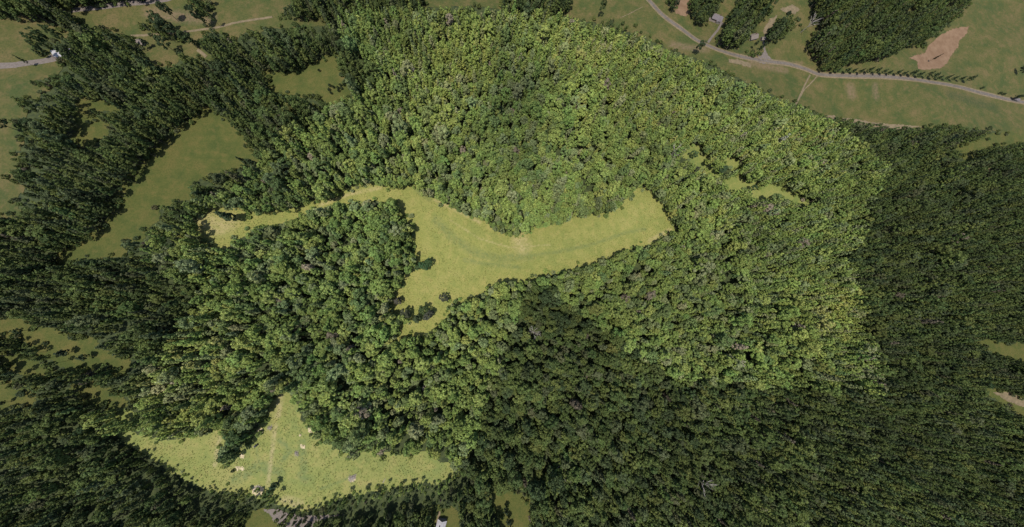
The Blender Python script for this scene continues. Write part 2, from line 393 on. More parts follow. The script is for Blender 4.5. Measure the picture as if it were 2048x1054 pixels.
PATCHES = [
 ('red_clay_clearing', M_CLAY, [(1818,116),(1850,105),(1855,92),(1878,72),(1905,58),(1938,53),(1932,68),(1918,82),(1916,95),(1905,105),(1900,115),(1893,128),(1880,136),(1850,140),(1835,137),(1834,122)]),
 ('red_clay_clearing', M_CLAY, [(1350,14),(1352,-30),(1395,-30),(1392,2),(1382,20),(1372,34),(1352,28)]),
 ('red_clay_clearing', M_CLAY, [(1330,-5),(1335,-20),(1342,-20),(1338,2)]),
 ('bare_soil_patch', M_DIRT, [(1650,229),(1700,236),(1750,245),(1800,250),(1845,254),(1800,259),(1740,253),(1690,242),(1655,235)]),
 ('bare_soil_patch', M_DIRT, [(1455,118),(1480,120),(1500,128),(1503,137),(1480,130),(1458,126)]),
 ('bare_soil_patch', M_DIRT, [(1525,62),(1540,38),(1556,30),(1545,52),(1528,72)]),
 ('bare_soil_patch', M_DIRT, [(1560,18),(1585,10),(1600,18),(1590,28),(1572,26)]),
 ('bare_soil_patch', M_DIRT, [(1500,12),(1510,2),(1520,0),(1512,14)]),
 ('bare_soil_patch', M_DIRT, [(1945,318),(1960,325),(1985,335),(1978,345),(1955,336)]),
 ('bare_soil_patch', M_DIRT, [(1985,784),(2020,784),(2048,797),(2120,825),(2048,815),(2010,800)]),
 ('pale_soil_patch', M_SAND, [(505,974),(512,970),(525,972),(529,980),(524,988),(512,990),(504,986)]),
 ('pale_soil_patch', M_SAND, [(514,862),(523,855),(525,866),(520,873),(512,870)]),
 ('pale_soil_patch', M_SAND, [(480,910),(487,907),(489,914),(482,917)]),
 ('pale_soil_patch', M_SAND, [(472,932),(486,931),(489,939),(475,940)]),
 ('pale_soil_patch', M_SAND, [(616,856),(623,856),(624,866),(617,864)]),
 ('pale_soil_patch', M_SAND, [(601,889),(609,888),(609,895),(602,895)]),
 ('pale_soil_patch', M_SAND, [(540,790),(566,788),(560,800),(552,815)][1:]),
 ('pale_soil_patch', M_SAND, [(694,958),(702,952),(712,952),(712,961),(700,964)]),
 ('gravel_yard', M_GRAVEL, [(527,1020),(545,1018),(568,1024),(600,1032),(640,1031),(690,1026),(652,1036),(628,1046),(622,1120),(560,1120),(556,1050),(545,1034)]),
 ('gravel_yard', M_GRAVEL, [(1510,122),(1522,112),(1530,98),(1536,112),(1548,124),(1530,128)]),
 ('gravel_yard', M_GRAVEL, [(1416,32),(1432,26),(1446,34),(1444,48),(1430,46),(1418,42)]),
 ('gravel_yard', M_GRAVEL, [(95,112),(120,105),(152,104),(150,116),(110,120)]),
]
for k, (nm, m, poly) in enumerate(PATCHES):
    sheet(nm, m, poly, 0.9, 0.24 + 0.004 * (k % 6), 0.9)

def ribbon(name, material, pix, width, lift, kind='structure'):
    w = to_world(pix)
    pts = []
    for i in range(len(w) - 1):
        p0 = np.array(w[max(i - 1, 0)]); p1 = np.array(w[i]); p2 = np.array(w[i + 1]); p3 = np.array(w[min(i + 2, len(w) - 1)])
        n = max(2, int(np.linalg.norm(p2 - p1) / 2.5))
        for k in range(n):
            t = k / n
            pts.append(0.5 * (2 * p1 + (p2 - p0) * t + (2 * p0 - 5 * p1 + 4 * p2 - p3) * t * t + (3 * p1 - p0 - 3 * p2 + p3) * t ** 3))
    pts.append(np.array(w[-1])); pts = np.array(pts)
    d = np.gradient(pts, axis=0); d /= np.linalg.norm(d, axis=1)[:, None] + 1e-9
    nrm = np.stack([-d[:, 1], d[:, 0]], -1)
    V = []; K = 6
    for j in range(K):
        off = (j / (K - 1) - 0.5) * width
        jit = (rng.random(len(pts)) - 0.5) * 0.5 if j in (0, K - 1) else 0
        q = pts + nrm * (off + jit if j in (0, K - 1) else off)[..., None] if j in (0, K - 1) else pts + nrm * off
        V.append(np.stack([q[:, 0], q[:, 1], terr(q[:, 0], q[:, 1]) + lift - (0.12 if j in (0, K - 1) else 0)], -1))
    V = np.stack(V, 1); n = len(pts)
    ids = np.arange(n * K).reshape(n, K)
    f = np.stack([ids[:-1, :-1], ids[:-1, 1:], ids[1:, 1:], ids[1:, :-1]], -1).reshape(-1, 4)
    return link(name, mesh_np(name, V.reshape(-1, 3), f[:, ::-1], material, True), kind=kind)

ribbon('road_verge', M_DIRT, [(1250,-70),(1295,-2),(1325,30),(1368,62),(1400,84),(1440,101),(1480,113),(1530,122),(1575,128),(1610,138),(1640,149),(1700,152),(1760,153),(1820,158),(1880,167),(1940,180),(1990,193),(2048,205),(2200,240)], 7.6, 0.29)
ribbon('country_road', M_ROAD, [(1250,-70),(1295,-2),(1325,30),(1368,62),(1400,84),(1440,101),(1480,113),(1530,122),(1575,128),(1610,138),(1640,149),(1700,152),(1760,153),(1820,158),(1880,167),(1940,180),(1990,193),(2048,205),(2200,240)], 5.2, 0.34)
ribbon('gravel_lane', M_GRAVEL, [(128,24),(150,20),(205,14),(250,8),(300,3),(345,-6),(420,-40)], 5.5, 0.33)
ribbon('gravel_lane', M_GRAVEL, [(-180,140),(0,132),(45,128),(90,122),(125,114)], 6.0, 0.33)
ribbon('driveway', M_GRAVEL, [(1416,86),(1422,76),(1434,62),(1441,50),(1446,46)], 2.6, 0.345)
ribbon('driveway', M_GRAVEL, [(1533,122),(1530,108),(1528,94),(1527,84)], 3.0, 0.345)
ribbon('driveway', M_GRAVEL, [(1522,120),(1517,113),(1514,108)], 2.4, 0.345)
ribbon('farm_track', M_DIRT, [(262,72),(300,70),(350,66),(400,60),(440,54),(470,46),(520,38),(545,34)], 2.6, 0.32)
ribbon('farm_track', M_DIRT, [(424,58),(428,66),(431,78)], 3.0, 0.325)
ribbon('farm_track', M_DIRT, [(395,100),(404,106),(413,114)], 3.6, 0.325)
ribbon('farm_track', M_DIRT, [(1620,150),(1612,165),(1604,182),(1596,200),(1590,210)], 2.2, 0.32)
ribbon('farm_track', M_DIRT, [(1634,152),(1622,166),(1608,180),(1600,195)], 1.6, 0.326)
ribbon('farm_track', M_DIRT, [(876,1120),(874,1054),(877,1035),(878,1022)], 2.4, 0.32)
ribbon('farm_track', M_DIRT, [(1240,36),(1262,26),(1285,14)], 0.8, 0.32)

# ------------------------------------------------------------------ trees
def crown_mesh(name, r, zlo, zhi, nl, nc, card, form, seed):
    g = np.random.default_rng(seed)
    zc = (zlo + zhi) / 2; rz = (zhi - zlo) / 2
    C = []; R = []
    stretch = 1 + g.normal(0, 0.12, 2)
    k = 0
    while len(C) < nl and k < 4000:
        k += 1
        d = g.normal(size=3); d /= np.linalg.norm(d)
        if d[2] < -0.55: continue
        s = g.uniform(0.45, 0.98)
        c = np.array([d[0] * r * s * stretch[0], d[1] * r * s * stretch[1], zc + d[2] * rz * s])
        lr = g.uniform(0.20, 0.38) * r
        if form == 'spire':
            fr = (c[2] - zlo) / (zhi - zlo); w = 1.0 if fr < 0.45 else max(0.25, 1.0 - 1.25 * (fr - 0.45))
            c[0] *= w; c[1] *= w; lr *= 0.75 + 0.3 * w
        if form == 'cone':
            fr = (c[2] - zlo) / (zhi - zlo); w = max(0.12, 1.15 - 1.05 * fr)
            c[0] *= w; c[1] *= w; lr *= 0.55 + 0.6 * w
        if any(np.linalg.norm((c - q) * np.array([1, 1, 0.8])) < 0.62 * (lr + qr) for q, qr in zip(C, R)) and k < 1500: continue
        C.append(c); R.append(lr)
    C = np.array(C); R = np.array(R)
    pick = g.choice(len(C), nc, p=R ** 2 / np.sum(R ** 2))
    d = g.normal(size=(nc, 3)); d /= np.linalg.norm(d, axis=1)[:, None]
    out = C[pick] - np.array([0, 0, zc - rz * 0.35]); out /= np.linalg.norm(out, axis=1)[:, None]
    flip = np.sum(d * out, 1) < -0.15
    d[flip] = -d[flip]
    P = C[pick] + d * (R[pick] * g.uniform(0.72, 1.08, nc))[:, None] * np.array([1, 1, 0.8])
    P[:, 2] = np.maximum(P[:, 2], zlo * 0.8)
    N = d * 0.75 + np.array([0, 0, 0.3]) + g.normal(0, 0.38, (nc, 3)); N /= np.linalg.norm(N, axis=1)[:, None]
    T = np.cross(N, g.normal(size=(nc, 3))); T /= np.linalg.norm(T, axis=1)[:, None]
    B = np.cross(N, T)
    s = card * g.uniform(0.6, 1.35, nc)[:, None]
    v = []
    for a, b in ((-1, -0.55), (0.25, -1), (1, 0.45), (-0.35, 0.95)):
        v.append(P + T * s * (a + g.normal(0, 0.12, (nc, 1))) + B * s * (b + g.normal(0, 0.12, (nc, 1))) + N * s * g.normal(0, 0.18, (nc, 1)))
    V = np.stack(v, 1).reshape(-1, 3)
    return mesh_np(name, V, np.arange(nc * 4).reshape(-1, 4), M_LEAF)

def trunk_mesh(name, h, r, spread, seed, m=None):
    g = random.Random(seed); b = MB()
    lean = (g.uniform(-.4, .4), g.uniform(-.4, .4))
    b.tube([(0, 0, -0.6), (0, 0, 0.4), (lean[0] * .4, lean[1] * .4, h * .4), (lean[0], lean[1], h * .85)], [r * 1.6, r * 1.1, r * .75, r * .2], 7)
    for i in range(6):
        a = i * 1.05 + g.uniform(-.3, .3); z = h * g.uniform(.32, .6); L = spread * g.uniform(.55, .85)
        b.tube([(lean[0] * .4, lean[1] * .4, z), (math.cos(a) * L * .55, math.sin(a) * L * .55, z + L * .45), (math.cos(a) * L, math.sin(a) * L, z + L * .7)], [r * .4, r * .25, r * .08], 5)
    return b.mesh(name, m or M_BARK)

VAR = []   # (name, form, crown mesh, trunk mesh, height, radius)
def variant(kind, r, h, zlo, nl, nc, card, form, seed):
    VAR.append(dict(kind=kind, r=r, h=h, form=form, crown=crown_mesh('crown', r, zlo, h, nl, nc, card, form, seed),
                    trunk=trunk_mesh('trunk', h, 0.045 * r + 0.06, r * (0.4 if form == 'cone' else 0.9), seed)))
for s in range(6): variant('broadleaf_tree', 4.6, 18.5, 4.5, 22 + 5 * (s % 3), 1150, 0.44, 'round', 11 + s)   # 0-5 spreading
for s in range(3): variant('broadleaf_tree', 2.7, 19.0, 3.0, 30, 900, 0.36, 'spire', 31 + s)                # 6-8 slim
for s in range(2): variant('cedar_tree', 2.4, 17.0, 1.5, 30, 720, 0.36, 'cone', 41 + s)                     # 9-10 pointed
for s in range(2): variant('bush', 2.6, 3.6, 0.3, 18, 420, 0.34, 'round', 51 + s)                          # 11-12 low

GREENS_LIGHT = np.array([[.164, .212, .052], [.140, .192, .050], [.184, .226, .060], [.160, .192, .078], [.112, .152, .050], [.200, .232, .060], [.178, .196, .090]])
P_LIGHT = np.array([.25, .25, .15, .13, .12, .05, .05])
GREENS_DIMMED = np.array([[.076, .100, .027], [.062, .086, .026], [.090, .110, .029], [.070, .087, .036], [.044, .062, .023], [.100, .116, .031], [.080, .088, .040]])  # greens outside the tract, overall dimming painted into the leaf colour
P_DIMMED = np.array([.28, .24, .14, .13, .13, .04, .04])
# stands inside the tract: pixel centre, radius, brightness, yellowness
STANDS = [(1050, 180, 70, .62, -.2), (1000, 260, 90, .75, -.1), (1150, 110, 130, 1.12, .15), (960, 90, 90, 1.05, .1), (1350, 180, 150, 1.12, .12), (1500, 280, 110, 1.05, .05), (1620, 330, 90, 1.15, .1),
          (1580, 640, 110, 1.1, .08), (1680, 620, 50, 1.35, .35), (560, 360, 50, .72, -.1), (520, 380, 50, .75, -.1), (650, 560, 130, .93, -.1), (500, 520, 90, 1.0, -.05), (700, 90, 60, .95, -.1),
          (1380, 420, 80, 1.12, .12), (1180, 400, 80, .88, 0), (900, 120, 80, 1.2, .25), (400, 720, 110, 1.2, .12), (780, 750, 120, 1.05, .05), (360, 830, 80, 1.1, .15), (800, 820, 140, 1.0, 0), (640, 720, 60, .72, -.15), (480, 880, 40, .6, -.2),
          (1250, 620, 120, .9, 0), (780, 500, 50, .85, -.1), (1330, 330, 60, .75, -.1), (1500, 490, 80, .85, 0), (880, 700, 70, .95, 0), (870, 260, 80, 1.0, .1)]

def leaf_colors(px, py, x, y):
    n = len(px)
    inside = inpoly(px, py, TRACT)
    il = rng.choice(len(GREENS_LIGHT), n, p=P_LIGHT); idk = rng.choice(len(GREENS_DIMMED), n, p=P_DIMMED)
    c = np.where(inside[:, None], GREENS_LIGHT[il], GREENS_DIMMED[idk])
    bright = np.ones(n); yel = np.zeros(n)
    for sx, sy, sr, b, ye in STANDS:
        w = np.exp(-((px - sx) ** 2 + (py - sy) ** 2) / (2 * (sr * .7) ** 2))
        bright *= 1 + (b - 1) * w; yel += ye * w
    bright = np.where(inside, bright, 1.0); yel = np.where(inside, yel, 0)
    bright *= 0.82 + 0.36 * vnoise(x, y, 26, 2) + rng.normal(0, 0.10, n)
    bright *= 0.9 + 0.2 * vnoise(x, y, 90, 4)
    bright = np.clip(bright, 0.4, 1.6)
    c = c * bright[:, None]
    c[:, 0] *= 1 + 0.35 * yel + rng.normal(0, 0.05, n); c[:, 2] *= 1 - 0.25 * yel
    grey = rng.random(n) < 0.006
    c[grey] = c[grey].mean(1)[:, None] * np.array([1.5, 1.25, .85])
    return np.clip(c, 0.008, 0.27), inside

def hexgrid(sp, jit):
    X = []; 
    xs = np.arange(-1150, 1250, sp); ys = np.arange(-560, 900, sp * 0.866)
    gx, gy = np.meshgrid(xs, ys); gx = gx + (np.arange(len(ys)) % 2)[:, None] * sp / 2
    gx = gx.ravel(); gy = gy.ravel()
    gx = gx + rng.uniform(-jit, jit, gx.size) * sp; gy = gy + rng.uniform(-jit, jit, gy.size) * sp
    z = terr(gx, gy)
    px, py = proj(gx, gy, z)
    ok = (px > -130) & (px < 2180) & (py > -110) & (py < 1150)
    dn = np.array([0, 0, 1.0])
    return gx[ok], gy[ok]

YOUNG = [(655,20),(1100,25),(1620,215),(1780,332),(1710,515),(1770,790),(1640,740),(1560,560),(1440,440),(1340,300),(1240,230),(1150,150),(1060,120),(980,130),(880,230),(780,240),(740,140)]
def candidates(sp, jit, mode):
    x, y = hexgrid(sp, jit)
    z = terr(x, y); n = len(x)
    px, py = proj(x, y, z + 9)
    yg = inpoly(px, py, YOUNG)
    if mode == 'mature': k = ~yg
    elif mode == 'young': k = yg
    else: k = np.ones(n, bool)
    x, y, z, yg = x[k], y[k], z[k], yg[k]; n = len(x)
    rr_ = np.hypot(px[k] - NADIR[0], (py[k] - NADIR[1]) * 1.25)
    outer = rng.random(n) < np.clip((rr_ - 330) / 500, 0.0, 0.8)
    if mode == 'mature':
        var = rng.choice([0, 1, 2, 3, 4, 5, 6, 7, 8, 9, 10], n, p=[.105] * 6 + [.095] * 3 + [.0425] * 2)
        var = np.where(outer & (var < 6), rng.choice([6, 7, 8, 9, 10], n, p=[.28, .28, .28, .08, .08]), var)
        sc = np.clip(rng.lognormal(-0.16, 0.20, n), 0.55, 1.4)
    elif mode == 'young':
        var = rng.choice([0, 1, 2, 6, 7, 8, 9], n, p=[.05, .05, .05, .26, .26, .26, .07])
        sc = np.clip(rng.lognormal(-0.14, 0.16, n), 0.6, 1.2)
    else:
        var = rng.choice([6, 7, 8, 11, 12], n, p=[.2, .2, .2, .2, .2]); sc = rng.uniform(0.55, 0.95, n)
    sc *= 0.80 + 0.40 * vnoise(x, y, 30, 6)
    lx, ly = proj(x, y, z + 4)
    low = seg_dist(lx, ly, [(265, 885), (415, 985), (510, 1010), (612, 1022), (880, 985), (920, 950)])
    sc *= np.where(low < 18, 0.45, np.where(low < 34, 0.7, 1.0))
    r = np.array([v['r'] for v in VAR])[var] * sc; h = np.array([v['h'] for v in VAR])[var] * sc
    sz = rng.uniform(0.78, 1.26, n); h = h * sz
    bad = np.zeros(n, bool)
    for fz in (0.3, 0.65, 0.95):
        a, b = proj(x, y, z + fz * h); bad |= in_field(a, b)
    for k in range(8):
        for fz, q in ((0.4, 0.75), (0.65, 0.95), (0.85, 0.6)):
            a, b = proj(x + q * r * math.cos(k * .785), y + q * r * math.sin(k * .785), z + fz * h); bad |= in_field(a, b)
    if mode != 'edge':      # stands keep back where their own shade would lie far out on the grass
        sh = 0.62 * h / math.tan(el)
        a, b = proj(x - sh * math.sin(az), y - sh * math.cos(az), z); bad |= in_field(a, b)
    if mode == 'edge':
        near = np.zeros(n, bool)
        for k in range(8):
            a, b = proj(x + 10.5 * math.cos(k * .785), y + 10.5 * math.sin(k * .785), z + 2.0); near |= in_field(a, b)
        a, b = proj(x, y, z + 1.5)
        rim = np.zeros(n, bool)
        for k in range(8):
            a2, b2 = proj(x + 3.2 * math.cos(k * .785), y + 3.2 * math.sin(k * .785), z + 1.0); rim |= ~in_field(a2, b2)
        bad = np.where(var >= 11, in_field(a, b) & ((rng.random(n) < .5) | ~rim), bad) | ~near
    g = ~bad
    # natural gaps
    g &= ~(((vnoise(x, y, 13, 12) > 0.90) | (rng.random(n) < 0.035)) & (mode != 'edge'))
    return x[g], y[g], z[g], var[g], sc[g], sz[g]

parts = [candidates(5.5, 0.32, 'mature'), candidates(4.6, 0.32, 'young'), candidates(4.4, 0.32, 'edge')]
TX, TY, TZ, TV, TS, SZ = (np.concatenate([p[i] for p in parts]) for i in range(6))
VR = np.array([v['r'] for v in VAR]); VH = np.array([v['h'] for v in VAR])
# keep clear of buildings and lone trees' own spots is handled by the field outlines
cpx, cpy = proj(TX, TY, TZ + 0.6 * VH[TV] * TS)
TC, TIN = leaf_colors(cpx, cpy, TX, TY)
ROT = rng.uniform(0, 2 * math.pi, len(TX))
print('trees', len(TX))

# the trees that show largest become things of their own
b0x, b0y = proj(TX, TY, TZ); t0x, t0y = proj(TX, TY, TZ + VH[TV] * TS * SZ)
rad = VR[TV] * TS
wpx = 2 * rad * F / (H - TZ - 8)
area = wpx * (np.hypot(t0x - b0x, t0y - b0y) * 0.8 + wpx)
vis = (cpx > 12) & (cpx < 2036) & (cpy > 12) & (cpy < 1042) & (VH[TV] > 6)
order = np.argsort(-(area * vis))[:262]
single = np.zeros(len(TX), bool); single[order] = True

PROTO = {}
def place_tree(var, x, y, z, rot, sx, sz, color, label, group=None, name=None, cat='tree'):
    V = VAR[var]
    root = bpy.data.objects.new(name or V['kind'], None); COL.objects.link(root)
    root.empty_display_size = 1.0
    root.location = (x, y, z); root.rotation_euler = (0, 0, rot); root.scale = (sx, sx, sz)
    tag(root, label, cat, group)
    if var in PROTO: cr = PROTO[var][0].copy(); tr = PROTO[var][1].copy()
    else:
        cr = bpy.data.objects.new('crown', V['crown']); tr = bpy.data.objects.new('trunk', V['trunk'])
        PROTO[var] = (cr, tr)
    for o in (cr, tr): COL.objects.link(o); o.parent = root
    cr['leaf_color'] = [float(c) for c in color]
    return root

def zone(px, py):
    if py < 260 and px < 420: return 'the upper left dark wood'
    if px < 420 and py < 560: return 'the wood left of the curving pasture'
    if px < 300 and py < 760: return 'the woods above the scrubby left pasture'
    if py > 800 and px < 480: return 'the dark lower left corner woods'
    if py > 850 and px < 1000: return 'the dark woods below the lower meadow'
    if py > 850 and px < 1500: return 'the dark woods right of the square clearing'
    if py > 700 and px < 1760 and py < 880: return 'the dark woods just below the right light woods'
    if py > 700: return 'the dark lower right corner woods'
    if px > 1650 and 240 < py < 470: return 'the dark woods under the long pasture'
    if px > 1720 and py > 240: return 'the dark right edge woods'
    if py < 200 and px > 1300: return 'the upper right roadside woodlot'
    if py > 690 and px < 950: return 'the light woods above the lower meadow'
    if px < 790: return 'the light woods left of the hay meadow'
    if px > 1340: return 'the light woods right of the hay meadow'
    if py < 480: return 'the light woods above the hay meadow'
    return 'the light woods below the hay meadow'

for i in order:
    c = TC[i]; lum = c.mean()
    tone = 'blackish green' if lum < 0.050 else 'deep green' if lum < 0.062 else 'dull green' if lum < 0.076 else 'olive green' if lum < 0.10 else 'fresh green' if lum < 0.14 else 'pale green'
    form = {'round': 'spreading', 'cone': 'pointed', 'spire': 'slim'}[VAR[TV[i]]['form']]
    zn = zone(cpx[i], cpy[i])
    kind = 'cedar' if form == 'pointed' else 'tree'
    size = 'large' if TS[i] > 1.22 else 'small' if TS[i] < 1.0 else 'medium'
    place_tree(int(TV[i]), TX[i], TY[i], TZ[i], ROT[i], TS[i], TS[i] * SZ[i], c,
               f'{size} {form} {tone} {kind} in {zn}', f'{size} {form} {tone} trees in {zn}')

# lone trees and bushes (photo pixel of the foot, variant, width scale, height scale, colour, label)
D1 = (.034, .050, .020); D2 = (.045, .066, .022); D3 = (.052, .050, .034); D4 = (.024, .036, .016); L1 = (.075, .110, .030); L2 = (.055, .085, .030)
LONE = [
 (890, 596, 0, .80, .60, (.050, .055, .036), 'round dark tree alone in the hay meadow near its lower edge', 'broadleaf_tree', None),
 (852, 619, 1, .92, .75, (.048, .072, .024), 'upper left tree of the touching pair low in the hay meadow', 'broadleaf_tree', None),
 (861, 629, 2, .92, .75, (.060, .064, .044), 'lower right tree of the touching pair low in the hay meadow', 'broadleaf_tree', None),
 (837, 637, 6, 1.25, .6, (.045, .062, .026), 'small dark tree just below left of the touching pair in the hay meadow', 'broadleaf_tree', None),
 (801, 602, 7, 1.2, .6, (.060, .056, .040), 'small brownish tree on the left edge of the hay meadow above the pair', 'broadleaf_tree', None),
 (816, 626, 3, .95, .75, (.055, .062, .034), 'brownish green tree left of the pair, right end of a short row', 'broadleaf_tree', None),
 (806, 640, 4, .80, .8, D2, 'dark green tree at the meadow edge below the short row', 'broadleaf_tree', None),
 (790, 634, 5, .80, .8, (.070, .095, .032), 'green tree inside the short row left of the pair in the meadow', 'broadleaf_tree', None),
 (861, 527, 1, .8, .6, (.040, .072, .026), 'right tree of the dark green clump jutting into the hay meadow', 'broadleaf_tree', None),
 (851, 534, 2, .9, .6, (.040, .078, .030), 'middle tree of the dark green clump jutting into the hay meadow', 'broadleaf_tree', None),
 (838, 537, 3, .55, .5, (.048, .080, .030), 'left tree of the dark green clump jutting into the hay meadow', 'broadleaf_tree', None),
 (480, 440, 9, 1.7, 1.35, (.040, .060, .026), 'tall dark leaning pointed cedar in the left end of the hay meadow', 'cedar_tree', None),
 (508, 334, 9, 1.1, 1.15, D1, 'tall dark leaning cedar reaching over the curving pasture right side', 'cedar_tree', None),
 (522, 336, 6, 1.1, .9, D1, 'slim dark tree just right of the cedar over the curving pasture', 'broadleaf_tree', None),
 (469, 439, 10, 1.4, 1.05, (.036, .056, .026), 'shorter cedar just left of the tall one in the meadow\'s left end', 'cedar_tree', None),
 (1379, 315, 0, .72, .62, (.050, .085, .032), 'dark green round tree in the topmost small glade of the right woods', 'broadleaf_tree', None),
 (1494, 366, 6, .75, .45, D2, 'tiny dark round tree at the top edge of the lower small glade', 'broadleaf_tree', None),
 (1494, 381, 1, .68, .6, (.048, .078, .030), 'dark green round tree inside the left of the lower small glade', 'broadleaf_tree', None),
 (1430, 347, 2, .95, .85, (.048, .078, .034), 'large dark tree between the two small glades of the right woods', 'broadleaf_tree', None),
 (1385, 344, 7, .9, .6, (.055, .062, .036), 'small brownish tree below the topmost small glade', 'broadleaf_tree', None),
 (1197, 34, 0, .72, 1.15, D2, 'tall narrow tree alone in the olive pasture above the woods\' top edge', 'broadleaf_tree', None),
 (1388, 108, 3, .85, .9, D1, 'dark tree at the woods\' upper edge below the country road', 'broadleaf_tree', None),
 (358, 43, 4, .9, 1.0, D1, 'dark oval tree standing in the tan field at the upper left', 'broadleaf_tree', None),
 (360, 80, 5, 1.25, 1.2, D1, 'largest dark tree below the farm track at the upper left', 'broadleaf_tree', None),
 (345, 66, 2, .9, 1.1, D2, 'green tree touching the farm track above the largest dark tree', 'broadleaf_tree', None),
 (352, 105, 0, .95, .9, D1, 'dark oval tree in the middle of the small field under the farm track', 'broadleaf_tree', None),
 (395, 96, 1, .9, .9, D2, 'green tree right of the small field under the farm track', 'broadleaf_tree', None),
 (418, 55, 3, .9, 1.2, D1, 'tall dark tree rising above the farm track junction', 'broadleaf_tree', None),
 (442, 54, 7, .7, .8, D2, 'small dark tree right of the farm track junction', 'broadleaf_tree', None),
 (303, 95, 8, .9, .5, D4, 'small dark round tree beside the pale shed at the upper left', 'broadleaf_tree', None),
 (182, 246, 11, .7, .8, D1, 'small dark bush alone in the narrow strip pasture', 'bush', None),
 (116, 119, 9, .9, 1.0, D1, 'dark pointed cedar just left below the pale roofed barn', 'cedar_tree', None),
 (95, 116, 10, .75, .6, D1, 'small pointed cedar on the grass left of the barn', 'cedar_tree', None),
 (68, 132, 9, .6, .7, D1, 'thin cedar on the lane\'s edge at the far left', 'cedar_tree', None),
 (116, 108, 0, .8, 1.1, D2, 'tall green tree touching the pale roofed barn on its left', 'broadleaf_tree', None),
 (128, 102, 2, .8, 1.15, D2, 'tall green tree directly above the pale roofed barn', 'broadleaf_tree', None),
 (150, 92, 4, .8, 1.1, D2, 'tall dark tree beside the small pale shed above the barn', 'broadleaf_tree', None),
 (40, 262, 1, 1.1, 1.0, D1, 'wide dark tree on the left edge pasture, upper of its edge trees', 'broadleaf_tree', None),
 (2030, 146, 2, .8, .55, D4, 'dark tree alone at the right edge of the olive field', 'broadleaf_tree', None),
 (2022, 199, 8, .9, .45, D4, 'dark bushy tree where the country road leaves the right edge', 'broadleaf_tree', None),
 (1456, 62, 12, .9, .6, D2, 'low bush beside the driveway of the grey roofed house', 'bush', None),
 (1576, 29, 11, 1.1, .9, D4, 'dark round bush on the bare soil above the woodlot gap', 'bush', None),
 (1502, 97, 7, .7, .6, D1, 'small dark tree just above the road by the short driveway', 'broadleaf_tree', None),
 (1505, 112, 8, .95, .95, D1, 'dark slim tree touching the country road left of the short driveway', 'broadleaf_tree', None),
 (1381, 38, 8, .8, .5, D1, 'small dark tree below the red clay clearing', 'broadleaf_tree', None),
 (1341, 24, 5, .75, .8, D4, 'dark tree left of the red clay clearing beside the road', 'broadleaf_tree', None),
 (1856, 124, 10, .6, .8, (.055, .045, .025), 'thin reddish brown tree standing in the right red clay clearing', 'cedar_tree', None),
 (60, 660, 7, .8, .5, D1, 'dark slim tree in the top left of the scrubby pasture', 'broadleaf_tree', None),
 (94, 686, 11, .7, .6, D1, 'small bush below right of that dark slim tree in the scrub', 'bush', None),
 (148, 703, 6, 1.0, .55, D4, 'dark round tree in the middle of the scrubby pasture', 'broadleaf_tree', None),
 (186, 712, 8, 1.0, .5, D1, 'right neighbour of the dark round tree in the scrubby pasture', 'broadleaf_tree', None),
 (145, 673, 12, .9, .5, D1, 'flat dark bush near the upper edge of the scrubby pasture', 'bush', None),
 (24, 802, 9, .7, .6, D4, 'thin dark cedar in the small pasture at the lower left edge', 'cedar_tree', None),
 (50, 786, 12, 1.1, .8, D1, 'dark bush at the upper edge of the lower left pasture', 'bush', None),
 (558, 962, 6, .85, .5, (.035, .06, .026), 'dark tree at the tip of the spur in the lower meadow', 'broadleaf_tree', None),
 (552, 973, 7, .8, .5, (.060, .095, .03), 'green tree in the middle of the spur in the lower meadow', 'broadleaf_tree', None),
 (543, 982, 8, .85, .5, (.075, .11, .03), 'light green tree at the foot of the spur in the lower meadow', 'broadleaf_tree', None),
 (533, 986, 11, 1.1, 1.0, (.06, .09, .03), 'low bush left of the spur\'s foot in the lower meadow', 'bush', None),
 (469, 940, 12, .55, .6, (.03, .045, .018), 'small dark bush beside the pale soil patch in the lower meadow', 'bush', None),
 (1012, 1012, 6, .8, .5, D4, 'dark tree by the square clearing, upper of three', 'broadleaf_tree', None),
 (1016, 1032, 7, .8, .5, D4, 'dark tree by the square clearing, middle of three', 'broadleaf_tree', None),
 (1020, 1048, 8, .8, .5, D4, 'dark tree by the square clearing, lowest of three', 'broadleaf_tree', None),
]
for px, py, var, sx, sz, c, lab, nm, grp in LONE:
    x, y = ground(px, py)
    place_tree(var, float(x), float(y), float(terr(x, y)), random.uniform(0, 6.28), sx, sz, c, lab, grp, nm, 'bush' if nm == 'bush' else 'tree')
for px, py in ((661, 173), (668, 176), (677, 177), (682, 172), (689, 172), (684, 178), (660, 181), (679, 183), (640, 143), (664, 188)):
    x, y = ground(px, py)
    place_tree(random.choice((11, 12)), float(x), float(y), float(terr(x, y)), random.uniform(0, 6.28), random.uniform(.4, .65), random.uniform(.6, .9), D4,
               'small dark bush scattered in the small pasture left of the light woods', 'bushes scattered in the small pasture', 'bush', 'bush')
row = [(1668,149),(1684,151),(1698,151),(1712,152),(1727,151),(1742,152),(1757,153),(1771,153),(1786,154),(1800,155),(1814,156),(1829,158),(1843,160),(1856,162),(1870,163),(1884,164),(1898,165),(1912,166),(1925,168)]
for px, py in row:
    x, y = ground(px, py - 3)
    place_tree(random.choice((9, 10, 6, 8)), float(x), float(y), float(terr(x, y)), random.uniform(0, 6.28), random.uniform(.8, 1.15), random.uniform(.42, .68), D1,
               'low dark tree in the row along the upper side of the country road', 'roadside row of low trees at the upper right', 'roadside_tree', 'tree')
for px, py in ((1996, 190), (2003, 192), (2040, 196), (1960, 180)):
    x, y = ground(px, py - 2)
    place_tree(12, float(x), float(y), float(terr(x, y)), random.uniform(0, 6.28), .6, .9, D1,
               'small bush beside the country road near the right edge', 'roadside bushes near the right edge', 'bush', 'bush')

